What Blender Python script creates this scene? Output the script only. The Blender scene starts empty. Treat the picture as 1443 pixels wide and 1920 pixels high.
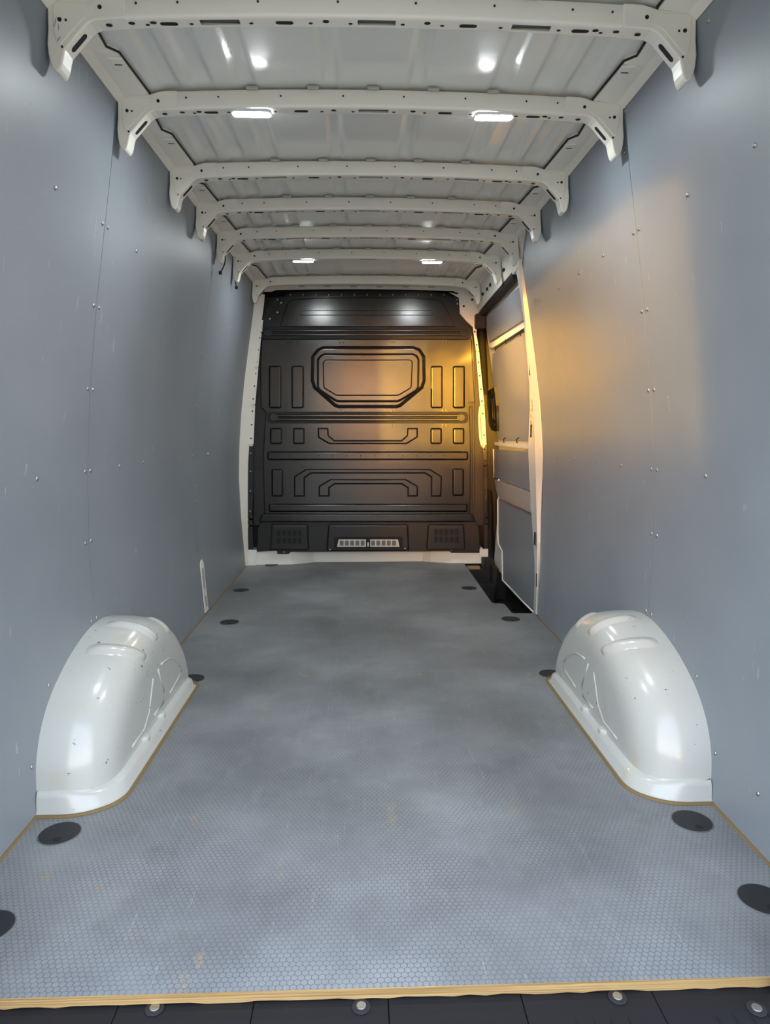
import bpy, math, random
from mathutils import Vector, Matrix

scn = bpy.context.scene
COL = scn.collection
random.seed(7)

# ------------------------------------------------------------------ camera
F_PX = 1288.44
CAM = Vector((-0.04158, 0.0, 0.98696))
PITCH, YAW, ROLL = 0.121587, 0.033719, -0.001668
cp, sp, cy_, sy_ = math.cos(PITCH), math.sin(PITCH), math.cos(YAW), math.sin(YAW)
FW = Vector((sy_ * cp, cy_ * cp, -sp))
_r = Vector((cy_, -sy_, 0)); _u = _r.cross(FW)
RT = math.cos(ROLL) * _r + math.sin(ROLL) * _u
UP = -math.sin(ROLL) * _r + math.cos(ROLL) * _u
cam_d = bpy.data.cameras.new('camera')
cam_d.sensor_fit = 'HORIZONTAL'; cam_d.sensor_width = 36.0
cam_d.lens = 36.0 * F_PX / 1443.0
cam_d.clip_start = 0.02; cam_d.clip_end = 300
cam = bpy.data.objects.new('camera', cam_d); COL.objects.link(cam)
M = Matrix.Identity(4)
for i in range(3):
    M[i][0], M[i][1], M[i][2], M[i][3] = RT[i], UP[i], -FW[i], CAM[i]
cam.matrix_world = M
scn.camera = cam

# ------------------------------------------------------------------ sky, sun, exposure
SUN_DX, SUN_EL = 0.205, math.radians(1.8)          # low evening sun from behind, slightly left
SKY_STR, GLOW, GLOW_POW = 1.75, (165.0, 58.0, 3.5), 600.0
w = bpy.data.worlds.new('sky'); scn.world = w; w.use_nodes = True
nt = w.node_tree; nt.nodes.clear()
SUN_DIR = Vector((-SUN_DX, -1.0, math.tan(SUN_EL))).normalized()
tc = nt.nodes.new('ShaderNodeTexCoord')
sep = nt.nodes.new('ShaderNodeSeparateXYZ'); nt.links.new(tc.outputs['Generated'], sep.inputs[0])
cr_ = nt.nodes.new('ShaderNodeValToRGB'); nt.links.new(sep.outputs[2], cr_.inputs[0])
el = cr_.color_ramp.elements
el[0].position = 0.0; el[0].color = (.66, .50, .36, 1)
el[1].position = 1.0; el[1].color = (.50, .62, .83, 1)
for p_, c_ in ((.07, (.85, .78, .70)), (.17, (1.15, 1.15, 1.12)), (.35, (.92, .97, 1.02)), (.6, (.60, .71, .88))):
    q_ = el.new(p_); q_.color = (*c_, 1)
dt = nt.nodes.new('ShaderNodeVectorMath'); dt.operation = 'DOT_PRODUCT'
nt.links.new(tc.outputs['Generated'], dt.inputs[0]); dt.inputs[1].default_value = SUN_DIR
mx = nt.nodes.new('ShaderNodeMath'); mx.operation = 'MAXIMUM'; mx.inputs[1].default_value = 0; nt.links.new(dt.outputs['Value'], mx.inputs[0])
pw = nt.nodes.new('ShaderNodeMath'); pw.operation = 'POWER'; pw.inputs[1].default_value = GLOW_POW; nt.links.new(mx.outputs[0], pw.inputs[0])
gl = nt.nodes.new('ShaderNodeVectorMath'); gl.operation = 'SCALE'; gl.inputs[0].default_value = GLOW; nt.links.new(pw.outputs[0], gl.inputs['Scale'])
ad = nt.nodes.new('ShaderNodeVectorMath'); ad.operation = 'ADD'; nt.links.new(cr_.outputs[0], ad.inputs[0]); nt.links.new(gl.outputs[0], ad.inputs[1])
bg = nt.nodes.new('ShaderNodeBackground'); bg.inputs['Strength'].default_value = SKY_STR
wo = nt.nodes.new('ShaderNodeOutputWorld')
nt.links.new(ad.outputs[0], bg.inputs[0]); nt.links.new(bg.outputs[0], wo.inputs[0])

sd = bpy.data.lights.new('sun', 'SUN'); sd.energy = 2.2; sd.color = (1.0, 0.56, 0.05); sd.angle = math.radians(1.2)
so = bpy.data.objects.new('sun', sd); COL.objects.link(so)
so.rotation_euler = Vector((SUN_DX, 1.0, -math.tan(SUN_EL))).to_track_quat('-Z', 'Y').to_euler()
so.location = (-3, -8, 4)

vs = scn.view_settings
vs.view_transform = 'Standard'; vs.look = 'None'; vs.exposure = 1.44; vs.gamma = 1.0
vs.use_curve_mapping = False
LED_POWER = 155.0

# ------------------------------------------------------------------ measuring helpers (photo pixel -> metric point)
def ray(px, py):
    return FW + RT * ((px - 721.5) / F_PX) - UP * ((py - 960.0) / F_PX)
def atY(px, py, y):
    d = ray(px, py); return CAM + d * ((y - CAM.y) / d.y)
def atZ(px, py, z=0.0):
    d = ray(px, py); return CAM + d * ((z - CAM.z) / d.z)
WZ = [-.25, -.1, 0, .378, .634, .854, 1.106, 1.354, 1.591, 1.75, 1.86, 1.96, 2.10]
WX = [.872, .875, .88, .902, .9085, .900, .879, .847, .810, .784, .769, .757, .742]
def wallx(z):
    if z <= WZ[0]: return WX[0]
    for i in range(len(WZ) - 1):
        if z <= WZ[i + 1]:
            t = (z - WZ[i]) / (WZ[i + 1] - WZ[i]); return WX[i] + t * (WX[i + 1] - WX[i])
    return WX[-1]
def atW(px, py, side=1, off=0.0):
    d = ray(px, py); a, b = .1, 12.0
    for _ in range(50):
        m = (a + b) / 2; p = CAM + d * m
        if side * p.x - wallx(p.z) - off > 0: b = m
        else: a = m
    return CAM + d * a

# ------------------------------------------------------------------ materials
def newmat(name):
    m = bpy.data.materials.new(name); m.use_nodes = True
    n = m.node_tree; b = n.nodes['Principled BSDF']
    return m, n, b
def plain(name, col, rough=.5, metal=0.0, coat=0.0, spec=.5, emit=None, estr=0.0):
    m, n, b = newmat(name)
    b.inputs['Base Color'].default_value = (*col, 1); b.inputs['Roughness'].default_value = rough
    b.inputs['Metallic'].default_value = metal; b.inputs['Coat Weight'].default_value = coat
    b.inputs['Specular IOR Level'].default_value = spec
    if emit:
        b.inputs['Emission Color'].default_value = (*emit, 1); b.inputs['Emission Strength'].default_value = estr
    return m
def N(n, t, **kw):
    x = n.nodes.new(t)
    for k, v in kw.items(): setattr(x, k, v)
    return x
def L(n, a, b): n.links.new(a, b)
def val(n, op, a, b=None, clamp=False):
    x = N(n, 'ShaderNodeMath', operation=op, use_clamp=clamp)
    for i, v in enumerate((a, b)):
        if v is None: continue
        if isinstance(v, (int, float)): x.inputs[i].default_value = v
        else: L(n, v, x.inputs[i])
    return x.outputs[0]
def ramp(n, src, stops):
    x = N(n, 'ShaderNodeValToRGB'); e = x.color_ramp.elements
    while len(e) > 1: e.remove(e[-1])
    e[0].position = stops[0][0]; e[0].color = (*stops[0][1], 1)
    for p, c in stops[1:]:
        q = e.new(p); q.color = (*c, 1)
    L(n, src, x.inputs[0]); return x.outputs[0]
def noise(n, vec, scale, detail=4, rough=.55):
    x = N(n, 'ShaderNodeTexNoise'); x.inputs['Scale'].default_value = scale
    x.inputs['Detail'].default_value = detail; x.inputs['Roughness'].default_value = rough
    L(n, vec, x.inputs['Vector']); return x.outputs[0]
def mapping(n, vec, scale=(1, 1, 1), rot=(0, 0, 0), loc=(0, 0, 0)):
    x = N(n, 'ShaderNodeMapping'); x.inputs['Scale'].default_value = scale
    x.inputs['Rotation'].default_value = rot; x.inputs['Location'].default_value = loc
    L(n, vec, x.inputs['Vector']); return x.outputs[0]
def mixc(n, fac, a, b):
    x = N(n, 'ShaderNodeMix', data_type='RGBA')
    for s, v in ((x.inputs[0], fac), (x.inputs[6], a), (x.inputs[7], b)):
        if isinstance(v, (int, float)): s.default_value = v
        elif isinstance(v, tuple): s.default_value = (*v, 1)
        else: L(n, v, s)
    return x.outputs[2]
def geo_pos(n):
    return N(n, 'ShaderNodeNewGeometry').outputs['Position']

def mat_wall():
    m, n, b = newmat('grey_laminate')
    P = geo_pos(n)
    n1 = noise(n, P, 2.2, 3); n2 = noise(n, P, 60, 2)
    c = ramp(n, n1, [(.3, (.222, .252, .284)), (.7, (.258, .288, .318))])
    # fine pale scuffs: short strokes where two stretched noises peak together
    s1 = noise(n, mapping(n, P, (5, 9, 1.6), (.5, 0, 0)), 6, 5, .6)
    s2 = noise(n, mapping(n, P, (1, 1, 1)), 3.1, 2)
    sc = val(n, 'MULTIPLY', val(n, 'GREATER_THAN', s1, .665), val(n, 'GREATER_THAN', s2, .54))
    c = mixc(n, val(n, 'MULTIPLY', sc, .4), c, (.5, .51, .52))
    L(n, c, b.inputs['Base Color'])
    L(n, val(n, 'ADD', val(n, 'MULTIPLY', n1, .12), .40), b.inputs['Roughness'])
    bp_ = N(n, 'ShaderNodeBump'); bp_.inputs['Strength'].default_value = .04; bp_.inputs['Distance'].default_value = .002
    L(n, n2, bp_.inputs['Height']); L(n, bp_.outputs[0], b.inputs['Normal'])
    return m
def mat_white(name='white_paint', col=(.70, .70, .67), rough=.28, chips=True, coat=.3):
    m, n, b = newmat(name)
    P = geo_pos(n)
    n1 = noise(n, P, 4, 3)
    c = mixc(n, n1, tuple(x * .96 for x in col), col)
    if chips:
        a = noise(n, mapping(n, P, (1, 1, 1.6)), 34, 5, .7)
        a2 = noise(n, P, 5, 2)
        ch = val(n, 'MULTIPLY', val(n, 'GREATER_THAN', a, .665), val(n, 'GREATER_THAN', a2, .50))
        c = mixc(n, ch, c, (.10, .085, .06))
        st = ramp(n, noise(n, mapping(n, P, (1, 1, 1), loc=(3, 1, 2)), 7, 4), [(.60, (0, 0, 0)), (.74, (1, 1, 1))])
        c = mixc(n, val(n, 'MULTIPLY', st, .4), c, (.55, .47, .30))
    L(n, c, b.inputs['Base Color']); b.inputs['Roughness'].default_value = rough
    b.inputs['Coat Weight'].default_value = coat; b.inputs['Coat Roughness'].default_value = .12
    return m
def mat_floor():
    m, n, b = newmat('hexagon_plywood')
    P = geo_pos(n)
    sep = N(n, 'ShaderNodeSeparateXYZ'); L(n, P, sep.inputs[0])
    pit = .0125
    x = val(n, 'DIVIDE', sep.outputs[0], pit); y = val(n, 'DIVIDE', sep.outputs[1], pit)
    s3 = math.sqrt(3)
    def cell(ox, oy):
        u = val(n, 'SUBTRACT', val(n, 'FLOORED_MODULO', val(n, 'ADD', x, ox), 1.0), .5)
        v = val(n, 'SUBTRACT', val(n, 'FLOORED_MODULO', val(n, 'ADD', y, oy), s3), s3 / 2)
        d2 = val(n, 'ADD', val(n, 'MULTIPLY', u, u), val(n, 'MULTIPLY', v, v))
        au = val(n, 'ABSOLUTE', u); av = val(n, 'ABSOLUTE', v)
        h = val(n, 'MAXIMUM', au, val(n, 'ADD', val(n, 'MULTIPLY', au, .5), val(n, 'MULTIPLY', av, s3 / 2)))
        return d2, h
    d1, h1 = cell(0, 0); d2, h2 = cell(.5, s3 / 2)
    pick = val(n, 'LESS_THAN', d1, d2)
    h = val(n, 'ADD', val(n, 'MULTIPLY', h1, pick), val(n, 'MULTIPLY', h2, val(n, 'SUBTRACT', 1.0, pick)))
    groove = ramp(n, h, [(.425, (0, 0, 0)), (.485, (1, 1, 1))])
    big = noise(n, P, 1.7, 5, .6)
    base = ramp(n, big, [(.30, (.125, .131, .136)), (.5, (.205, .215, .222)), (.68, (.30, .312, .32))])
    # wear streaks along the length, pale scratches, tan scuffs
    st = noise(n, mapping(n, P, (3.4, 1.0, 1), (0, 0, .12)), 4, 7, .75)
    base = mixc(n, ramp(n, st, [(.54, (0, 0, 0)), (.85, (.38, .38, .38))]), base, (.36, .37, .38))
    sc = noise(n, mapping(n, P, (40, 1.6, 1), (0, 0, -.45)), 3, 5, .75)
    base = mixc(n, ramp(n, sc, [(.62, (0, 0, 0)), (.68, (.3, .3, .3))]), base, (.46, .47, .48))
    sc2 = noise(n, mapping(n, P, (34, 1.4, 1), (0, 0, .6), (2, 5, 0)), 3, 5, .75)
    base = mixc(n, ramp(n, sc2, [(.62, (0, 0, 0)), (.68, (.3, .3, .3))]), base, (.46, .47, .48))
    tan = noise(n, mapping(n, P, (3.4, 1.8, 1), (0, 0, .2), (7.3, 2.2, 0)), 3.6, 6, .65)
    base = mixc(n, ramp(n, tan, [(.635, (0, 0, 0)), (.70, (.5, .5, .5))]), base, (.40, .29, .14))
    dk = noise(n, mapping(n, P, loc=(1.5, 8, 0)), 4.5, 4, .6)
    base = mixc(n, ramp(n, dk, [(.62, (0, 0, 0)), (.78, (.5, .5, .5))]), base, (.115, .115, .105))
    gv = ramp(n, noise(n, mapping(n, P, loc=(4, 4, 0)), 5, 4, .6), [(.35, (.45, .45, .45)), (.6, (.95, .95, .95))])
    col = mixc(n, val(n, 'MULTIPLY', groove, gv), base, (.075, .08, .088))
    L(n, col, b.inputs['Base Color'])
    L(n, val(n, 'ADD', val(n, 'MULTIPLY', big, .2), .36), b.inputs['Roughness'])
    bp_ = N(n, 'ShaderNodeBump', invert=True); bp_.inputs['Strength'].default_value = .35; bp_.inputs['Distance'].default_value = .0006
    L(n, groove, bp_.inputs['Height']); L(n, bp_.outputs[0], b.inputs['Normal'])
    return m
def mat_ply():
    m, n, b = newmat('plywood_edge')
    P = geo_pos(n)
    a = noise(n, mapping(n, P, (.6, 4, 90)), 4, 4, .6)
    c = ramp(n, a, [(.3, (.22, .125, .045)), (.5, (.36, .24, .10)), (.7, (.46, .34, .17))])
    L(n, c, b.inputs['Base Color']); b.inputs['Roughness'].default_value = .6
    return m
def mat_black(name, col, rough, scuff=.0, spec=.5):
    m, n, b = newmat(name)
    P = geo_pos(n)
    n1 = noise(n, P, 9, 4)
    c = mixc(n, n1, tuple(x * .85 for x in col), tuple(x * 1.15 for x in col))
    if scuff:
        s1 = noise(n, mapping(n, P, (4, 1, 1.5), (0, .6, 0)), 9, 6, .7)
        c = mixc(n, ramp(n, s1, [(.68, (0, 0, 0)), (.76, (scuff,) * 3)]), c, (.16, .14, .12))
    L(n, c, b.inputs['Base Color'])
    L(n, val(n, 'ADD', val(n, 'MULTIPLY', n1, .10), rough - .05), b.inputs['Roughness'])
    b.inputs['Specular IOR Level'].default_value = spec
    return m

M_WALL = mat_wall()
M_WHITE = mat_white()
M_ROOF = mat_white('roof_paint', (.78, .78, .74), .24, False, .4)
M_BOW = mat_white('bow_paint', (.86, .82, .73), .34, False, .15)
M_ARCH = mat_white('arch_paint', (.56, .57, .54), .26, True, .5)
M_CREAM = mat_white('cream_paint', (.84, .84, .78), .35, False, .2)
M_GREYM = mat_white('grey_primer_metal', (.40, .39, .36), .4, False, .1)
M_FLOOR = mat_floor()
M_PLY = mat_ply()
M_BLK = mat_black('black_bulkhead_paint', (.006, .0055, .005), .215, .5, .8)
M_BLKD = mat_black('black_plastic', (.008, .0085, .010), .45)
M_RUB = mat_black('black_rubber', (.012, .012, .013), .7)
M_SILL = mat_black('black_ribbed_plastic', (.009, .009, .011), .62, .3, .3)
M_HOLE = plain('dark_opening', (.01, .01, .012), .8)
M_STEEL = plain('zinc_screw', (.42, .43, .43), .38, 1.0)
M_DISC = mat_black('black_cover', (.022, .023, .025), .55, 0, .35)
M_SEAL = plain('tan_sealant', (.22, .145, .055), .7)
M_LED = plain('lamp_lens', (.9, .9, .9), .4, emit=(.92, .98, 1.0), estr=LED_POWER)
M_LAMPH = plain('lamp_housing', (.8, .8, .8), .4)
M_PLASTIC = plain('beige_slat', (.62, .60, .54), .5)
M_VENT = plain('grey_vent', (.14, .14, .15), .6)
M_ASPH = mat_black('paving', (.46, .41, .33), .85)
M_CONC = mat_black('concrete', (.40, .37, .33), .9)

# ------------------------------------------------------------------ mesh helpers
def root_loc(o):
    v = Vector((0, 0, 0))
    while o is not None: v += o.location; o = o.parent
    return v
def obj(name, verts, faces, mat, parent=None, smooth=False, bevel=0.0, seg=2, solid=0.0, loc=None, mesh=None, solid_off=-1.0):
    """one mesh object; verts are world coordinates"""
    base = root_loc(parent) if parent else Vector((0, 0, 0))
    org = base + (Vector((0, 0, 0)))
    if parent is None and loc is not None: org = Vector(loc)
    me = bpy.data.meshes.new(name)
    me.from_pydata([tuple(Vector(v) - org) for v in verts], [], faces)
    me.materials.append(mat); me.validate(); me.update()
    if smooth:
        for p in me.polygons: p.use_smooth = True
    o = bpy.data.objects.new(name, me); COL.objects.link(o)
    if parent: o.parent = parent
    elif loc is not None: o.location = loc
    if solid:
        s = o.modifiers.new('thick', 'SOLIDIFY'); s.thickness = solid; s.offset = solid_off
    if solid and smooth:
        es = o.modifiers.new('split', 'EDGE_SPLIT'); es.split_angle = math.radians(35)
    if bevel:
        bmod = o.modifiers.new('round', 'BEVEL'); bmod.width = bevel; bmod.segments = seg
        bmod.limit_method = 'ANGLE'; bmod.angle_limit = math.radians(30); bmod.harden_normals = False
    return o
def inst(src, name, loc, parent, rot=None, scale=None):
    """copy of a small part sharing mesh data; loc in world"""
    o = src.copy(); o.name = name; COL.objects.link(o); o.parent = parent
    o.location = Vector(loc) - (root_loc(parent) if parent else Vector((0, 0, 0)))
    if rot is not None: o.rotation_euler = rot
    if scale is not None: o.scale = scale
    return o
def empty(name, loc):
    o = bpy.data.objects.new(name, None); o.empty_display_size = .05
    COL.objects.link(o); o.location = loc; return o
def tag(o, label, cat, group=None):
    o['label'] = label; o['category'] = cat
    if group: o['group'] = group
    return o
def struct(o): o['kind'] = 'structure'; return o

def box(x0, x1, y0, y1, z0, z1):
    v = [(x, y, z) for x in (x0, x1) for y in (y0, y1) for z in (z0, z1)]
    f = [(0, 1, 3, 2), (4, 6, 7, 5), (0, 4, 5, 1), (2, 3, 7, 6), (0, 2, 6, 4), (1, 5, 7, 3)]
    return v, f
def join(*parts):
    V, Fc = [], []
    for v, f in parts:
        k = len(V); V += list(v); Fc += [tuple(i + k for i in q) for q in f]
    return V, Fc
def prism(pts, off):
    """polygon of 3D points extruded by vector off"""
    n = len(pts); off = Vector(off)
    a = [Vector(p) for p in pts]
    nrm = Vector((0, 0, 0))
    for i in range(n): nrm += a[i].cross(a[(i + 1) % n])
    if nrm.dot(off) > 0: a = a[::-1]
    v = a + [p + off for p in a]
    f = [tuple(range(n)), tuple(range(2 * n - 1, n - 1, -1))]
    for i in range(n):
        j = (i + 1) % n; f.append((j, i, n + i, n + j))
    return v, f
def strip(A, B):
    n = len(A); v = [Vector(p) for p in A] + [Vector(p) for p in B]
    return v, [(i, i + 1, n + i + 1, n + i) for i in range(n - 1)]
def grid(rows):
    h = len(rows); w_ = len(rows[0]); v = [Vector(p) for r in rows for p in r]
    return v, [(i * w_ + j, i * w_ + j + 1, (i + 1) * w_ + j + 1, (i + 1) * w_ + j) for i in range(h - 1) for j in range(w_ - 1)]
def tube(path, r, n=8, closed=False):
    path = [Vector(p) for p in path]; rows = []
    m = len(path)
    for i, p in enumerate(path):
        if closed: t = path[(i + 1) % m] - path[i - 1]
        else: t = path[min(i + 1, m - 1)] - path[max(i - 1, 0)]
        t.normalize()
        a = t.cross(Vector((0, 0, 1)))
        if a.length < .05: a = t.cross(Vector((0, 1, 0)))
        a.normalize(); b = t.cross(a)
        rows.append([p + (a * math.cos(2 * math.pi * k / n) + b * math.sin(2 * math.pi * k / n)) * r for k in range(n)])
    v = [q for row in rows for q in row]; f = []
    R = m if closed else m - 1
    for i in range(R):
        for k in range(n):
            i2 = (i + 1) % m
            f.append((i * n + k, i * n + (k + 1) % n, i2 * n + (k + 1) % n, i2 * n + k))
    if not closed:
        f.append(tuple(range(n))[::-1]); f.append(tuple((m - 1) * n + k for k in range(n)))
    return v, f
def disc(c, r, axis, h, n=20, rx=None):
    """short cylinder centred at c; axis 'x','y','z'; h signed height"""
    c = Vector(c); rx = rx or r; pts = []
    for k in range(n):
        a = 2 * math.pi * k / n; p, q = rx * math.cos(a), r * math.sin(a)
        pts.append(c + Vector({'z': (p, q, 0), 'y': (p, 0, q), 'x': (0, p, q)}[axis]))
    return prism(pts, {'z': (0, 0, h), 'y': (0, h, 0), 'x': (h, 0, 0)}[axis])
def obround(c, half, r, axis, h, n=8):
    c = Vector(c); pts = []
    for k in range(n + 1):
        a = -math.pi / 2 + math.pi * k / n; pts.append((half + r * math.cos(a), r * math.sin(a)))
    for k in range(n + 1):
        a = math.pi / 2 + math.pi * k / n; pts.append((-half + r * math.cos(a), r * math.sin(a)))
    P = [c + Vector({'z': (p, q, 0), 'y': (p, 0, q), 'x': (0, p, q)}[axis]) for p, q in pts]
    return prism(P, {'z': (0, 0, h), 'y': (0, h, 0), 'x': (h, 0, 0)}[axis])
def lerp_poly(pl, n):
    """resample polyline (list of tuples) to n points by length"""
    P = [Vector(p) for p in pl]; d = [0]
    for i in range(1, len(P)): d.append(d[-1] + (P[i] - P[i - 1]).length)
    out = []
    for k in range(n):
        t = d[-1] * k / (n - 1); i = 0
        while i < len(P) - 2 and d[i + 1] < t: i += 1
        s = (t - d[i]) / max(1e-9, d[i + 1] - d[i]); out.append(P[i].lerp(P[i + 1], min(1, s)))
    return out
def smoothpoly(pl, it=2):
    P = [Vector(p) for p in pl]
    for _ in range(it):
        Q = [P[0]]
        for i in range(len(P) - 1):
            Q += [P[i].lerp(P[i + 1], .25), P[i].lerp(P[i + 1], .75)]
        Q.append(P[-1]); P = Q
    return P

Y_REAR, Y_BULK = 1.11, 4.97

# ================================================================== THE SETTING
# ---- outside: ground, and an unseen wall added to block the low sun
struct(obj('ground', *box(-40, 40, -60, 40, -.95, -.65), M_ASPH))
struct(obj('wall_sun_block', *box(-22, 22, -7.3, -7.0, -.65, 1.2), M_CONC))

# ---- floor: two boards with hexagon film, cut out round the side step
floor = struct(empty('floor', (0, Y_REAR, 0)))
T = .018
HWF = .8775
front = [(-HWF, 3.604), (.80, 3.604), (.759, 3.604), (.759, 3.755), (.750, 3.772), (.735, 3.779), (.712, 3.779), (.700, 3.785), (.694, 3.805), (.703, 4.789), (.703, 5.08), (-HWF, 5.08)]
rear = [(-HWF, Y_REAR), (HWF, Y_REAR), (HWF, 3.56), (.775, 3.565), (.765, 3.570), (.759, 3.580), (.759, 3.6), (-HWF, 3.6)]
obj('floor_board', *prism([(x, y, 0) for x, y in rear], (0, 0, -T)), M_FLOOR, floor)
front[1:2] = []
obj('floor_board', *prism([(x, y, 0) for x, y in front], (0, 0, -T)), M_FLOOR, floor)
# bare plywood rear edge with ragged lower lip
ed = []
nn = 60
for i in range(nn + 1):
    x = -.875 + 1.75 * i / nn
    ed.append(((x, Y_REAR - .0012 - random.uniform(0, .0012), -.0005), (x, Y_REAR - .0015, -T - random.choice((0, 0, .001, .003)))))
A = [e[0] for e in ed]; B = [e[1] for e in ed]
obj('plywood_edge', *join(strip(A, B), strip([(p[0], Y_REAR + .0005, -.0004) for p in A], A)), M_PLY, floor)
obj('plywood_edge', *box(.715, .800, 4.80, 4.86, -.017, -.001), M_PLY, floor)
# sealant beads along the foot of both walls
for s in (-1, 1):
    yr = [Y_REAR, 1.69] if True else None
    obj('sealant_bead', *tube([(s * .8785, 1.14, .001), (s * .8785, 1.68, .001)], .0045, 6), M_SEAL, floor)
    obj('sealant_bead', *tube([(s * .8785, 2.60, .001), (s * .8785, 3.54 if s > 0 else 4.90, .001)], .0035, 6), M_SEAL, floor)
# black step well at the sliding door
well = obj('step_well', *join(box(.69, 1.02, 3.50, 4.86, -.26, -.24), box(.69, .705, 3.55, 4.86, -.24, -.019), box(.69, 1.02, 3.50, 3.545, -.24, -.02), box(.69, 1.02, 4.80, 4.86, -.24, -.018),
                              box(.70, .88, 4.66, 4.80, -.24, -.10)), M_RUB, floor, bevel=.004)
# ---- black sill cover behind the boards with its screws
sill = empty('sill_cover', (0, Y_REAR, -T))
tag(sill, 'black ribbed plastic sill cover along the rear edge of the floor', 'sill cover')
sx = [-.95 + 1.9 * i / 8 for i in range(9)]
for i in range(8):
    obj('sill_plate', *box(sx[i] + .0006, sx[i + 1] - .0006, .86, Y_REAR + .10, -.06, -.0225), M_SILL, sill, bevel=.0015)
rb = []
for i in range(60):
    x = -.90 + 1.8 * i / 59
    if (i // 4) % 2 == 0:
        for k in range(2): rb.append(box(x, x + .002, .985 + .045 * k, 1.010 + .045 * k, -.024, -.0215))
obj('grip_ribs', *join(*rb), M_SILL, sill)['kind'] = 'stuff'
for px, py in ((290, 1891), (677, 1888), (1157, 1870), (1418, 1892)):
    p = atZ(px, py, -.0215)
    cupd = obj('screw_cup', *disc((p.x, p.y, -.0222), .0165, 'z', .0024, 20), M_RUB, sill, bevel=.0012)
    obj('screw', *disc((p.x, p.y, -.0205), .0088, 'z', .0030, 16), M_STEEL, cupd, bevel=.0009)

# ---- walls
def wall_section(side, y0, y1, z0, z1, off=0.0, nz=40, ny=2):
    rows = []
    for i in range(nz + 1):
        z = z0 + (z1 - z0) * i / nz
        rows.append([(side * (wallx(z) + off), y0 + (y1 - y0) * j / ny, z) for j in range(ny + 1)])
    v, f = grid(rows)
    if side < 0: f = [q[::-1] for q in f]
    return v, f
dome_src = None
def make_dome(name, mat, r=.0062, h=.0035):
    rows = []; V = []; Fc = []
    n = 10
    for j, (rr, hh) in enumerate(((1, 0), (.85, .55), (.45, .95))):
        for k in range(n):
            a = 2 * math.pi * k / n; V.append((r * rr * math.cos(a), r * rr * math.sin(a), h * hh))
    for j in range(2):
        for k in range(n):
            Fc.append((j * n + k, j * n + (k + 1) % n, (j + 1) * n + (k + 1) % n, (j + 1) * n + k))
    Fc.append(tuple(2 * n + k for k in range(n)))
    me = bpy.data.meshes.new(name); me.from_pydata(V, [], Fc); me.materials.append(mat)
    for p in me.polygons: p.use_smooth = True
    return me
ME_RIVET = make_dome('rivet', M_STEEL)
def rivet(p, side, parent, name='rivet', me=ME_RIVET):
    o = bpy.data.objects.new(name, me); COL.objects.link(o); o.parent = parent
    o.location = Vector(p) - root_loc(parent)
    o.rotation_euler = (0, -side * math.pi / 2, 0)
    return o
ZT = 1.958
walls = {}
for side, nm in ((-1, 'wall_left'), (1, 'wall_right')):
    e = struct(empty(nm, (side * .88, Y_REAR, 0))); walls[side] = e
    yend = 5.2 if side < 0 else 3.50
    # painted outer body skin behind the lining
    v, f = wall_section(side, .98, yend, -.3, 2.08, .055)
    obj('body_side', v, f, M_WHITE, e, smooth=True, solid=.02, solid_off=1.0)
    panels = [(1.02, 2.1825), (2.1855, 3.5745), (3.5775, 4.895)] if side < 0 else [(1.02, 2.1825), (2.1855, 3.552)]
    pl = []
    for (a, b) in panels:
        if side > 0 and b > 3:      # front edge follows the door pillar
            edge = [(979, 487), (989, 570), (1002, 667), (1012, 761), (1015.6, 817), (1017, 859), (1013, 998), (1011, 1077), (1007.7, 1152)]
            E3 = [atW(*q) for q in edge]
            rows = []
            for i in range(41):
                z = ZT * i / 40 + .0
                ye = E3[0].y
                for k in range(len(E3) - 1):
                    if E3[k].z >= z >= E3[k + 1].z:
                        t = (E3[k].z - z) / (E3[k].z - E3[k + 1].z); ye = E3[k].y + t * (E3[k + 1].y - E3[k].y)
                if z < E3[-1].z: ye = E3[-1].y
                rows.append([(wallx(z), a + (ye - a) * j / 2, z) for j in range(3)])
            v, f = grid(rows)
        else:
            v, f = wall_section(side, a, b, 0.0005, ZT)
        pl.append(obj('lining_panel', v, f, M_WALL, e, smooth=True, solid=.008, solid_off=1.0))
    if side < 0:
        R1 = [(103.6, 352), (256, 470.4), (338, 534), (69.5, 898), (223.6, 874), (268, 867), (305.5, 862), (335.6, 859), (389.7, 851), (412, 847), (428, 844.6), (433, 613.5), (378.6, 668), (373, 713),
              (246, 1161), (343, 1150), (60, 1438), (92, 1285), (365, 912), (394, 1098)]
        R2 = [(197, 423), (180.7, 575), (169.2, 730), (164.3, 883.6), (165.2, 1016.4), (176.7, 1161.7)]
        R3 = [(369, 761), (364, 854), (366, 941), (371, 1031)]
    else:
        R1 = [(1288.5, 365.4), (1131, 479), (1085, 512), (1048, 539.6), (1044.8, 858), (1078, 860), (1116.5, 866), (1164, 872.5), (1322.5, 892.6), (1414, 272), (1340, 1412), (1305, 1268), (1420, 1488), (1172, 209), (1328, 38), (1170, 285)]
        R2 = [(1192.6, 433.5), (1208.3, 582.2), (1220.4, 731.4), (1225.8, 880.1), (1225.8, 1002.8), (1215.5, 1148.4)]
        R3 = []
    for q in R1: rivet(atW(*q, side, -.0005), side, e)
    for q in R2 + R3:
        p = atW(*q, side, -.0005)
        for d in (-.021, .021): rivet(p + Vector((0, d, 0)), side, e)

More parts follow.
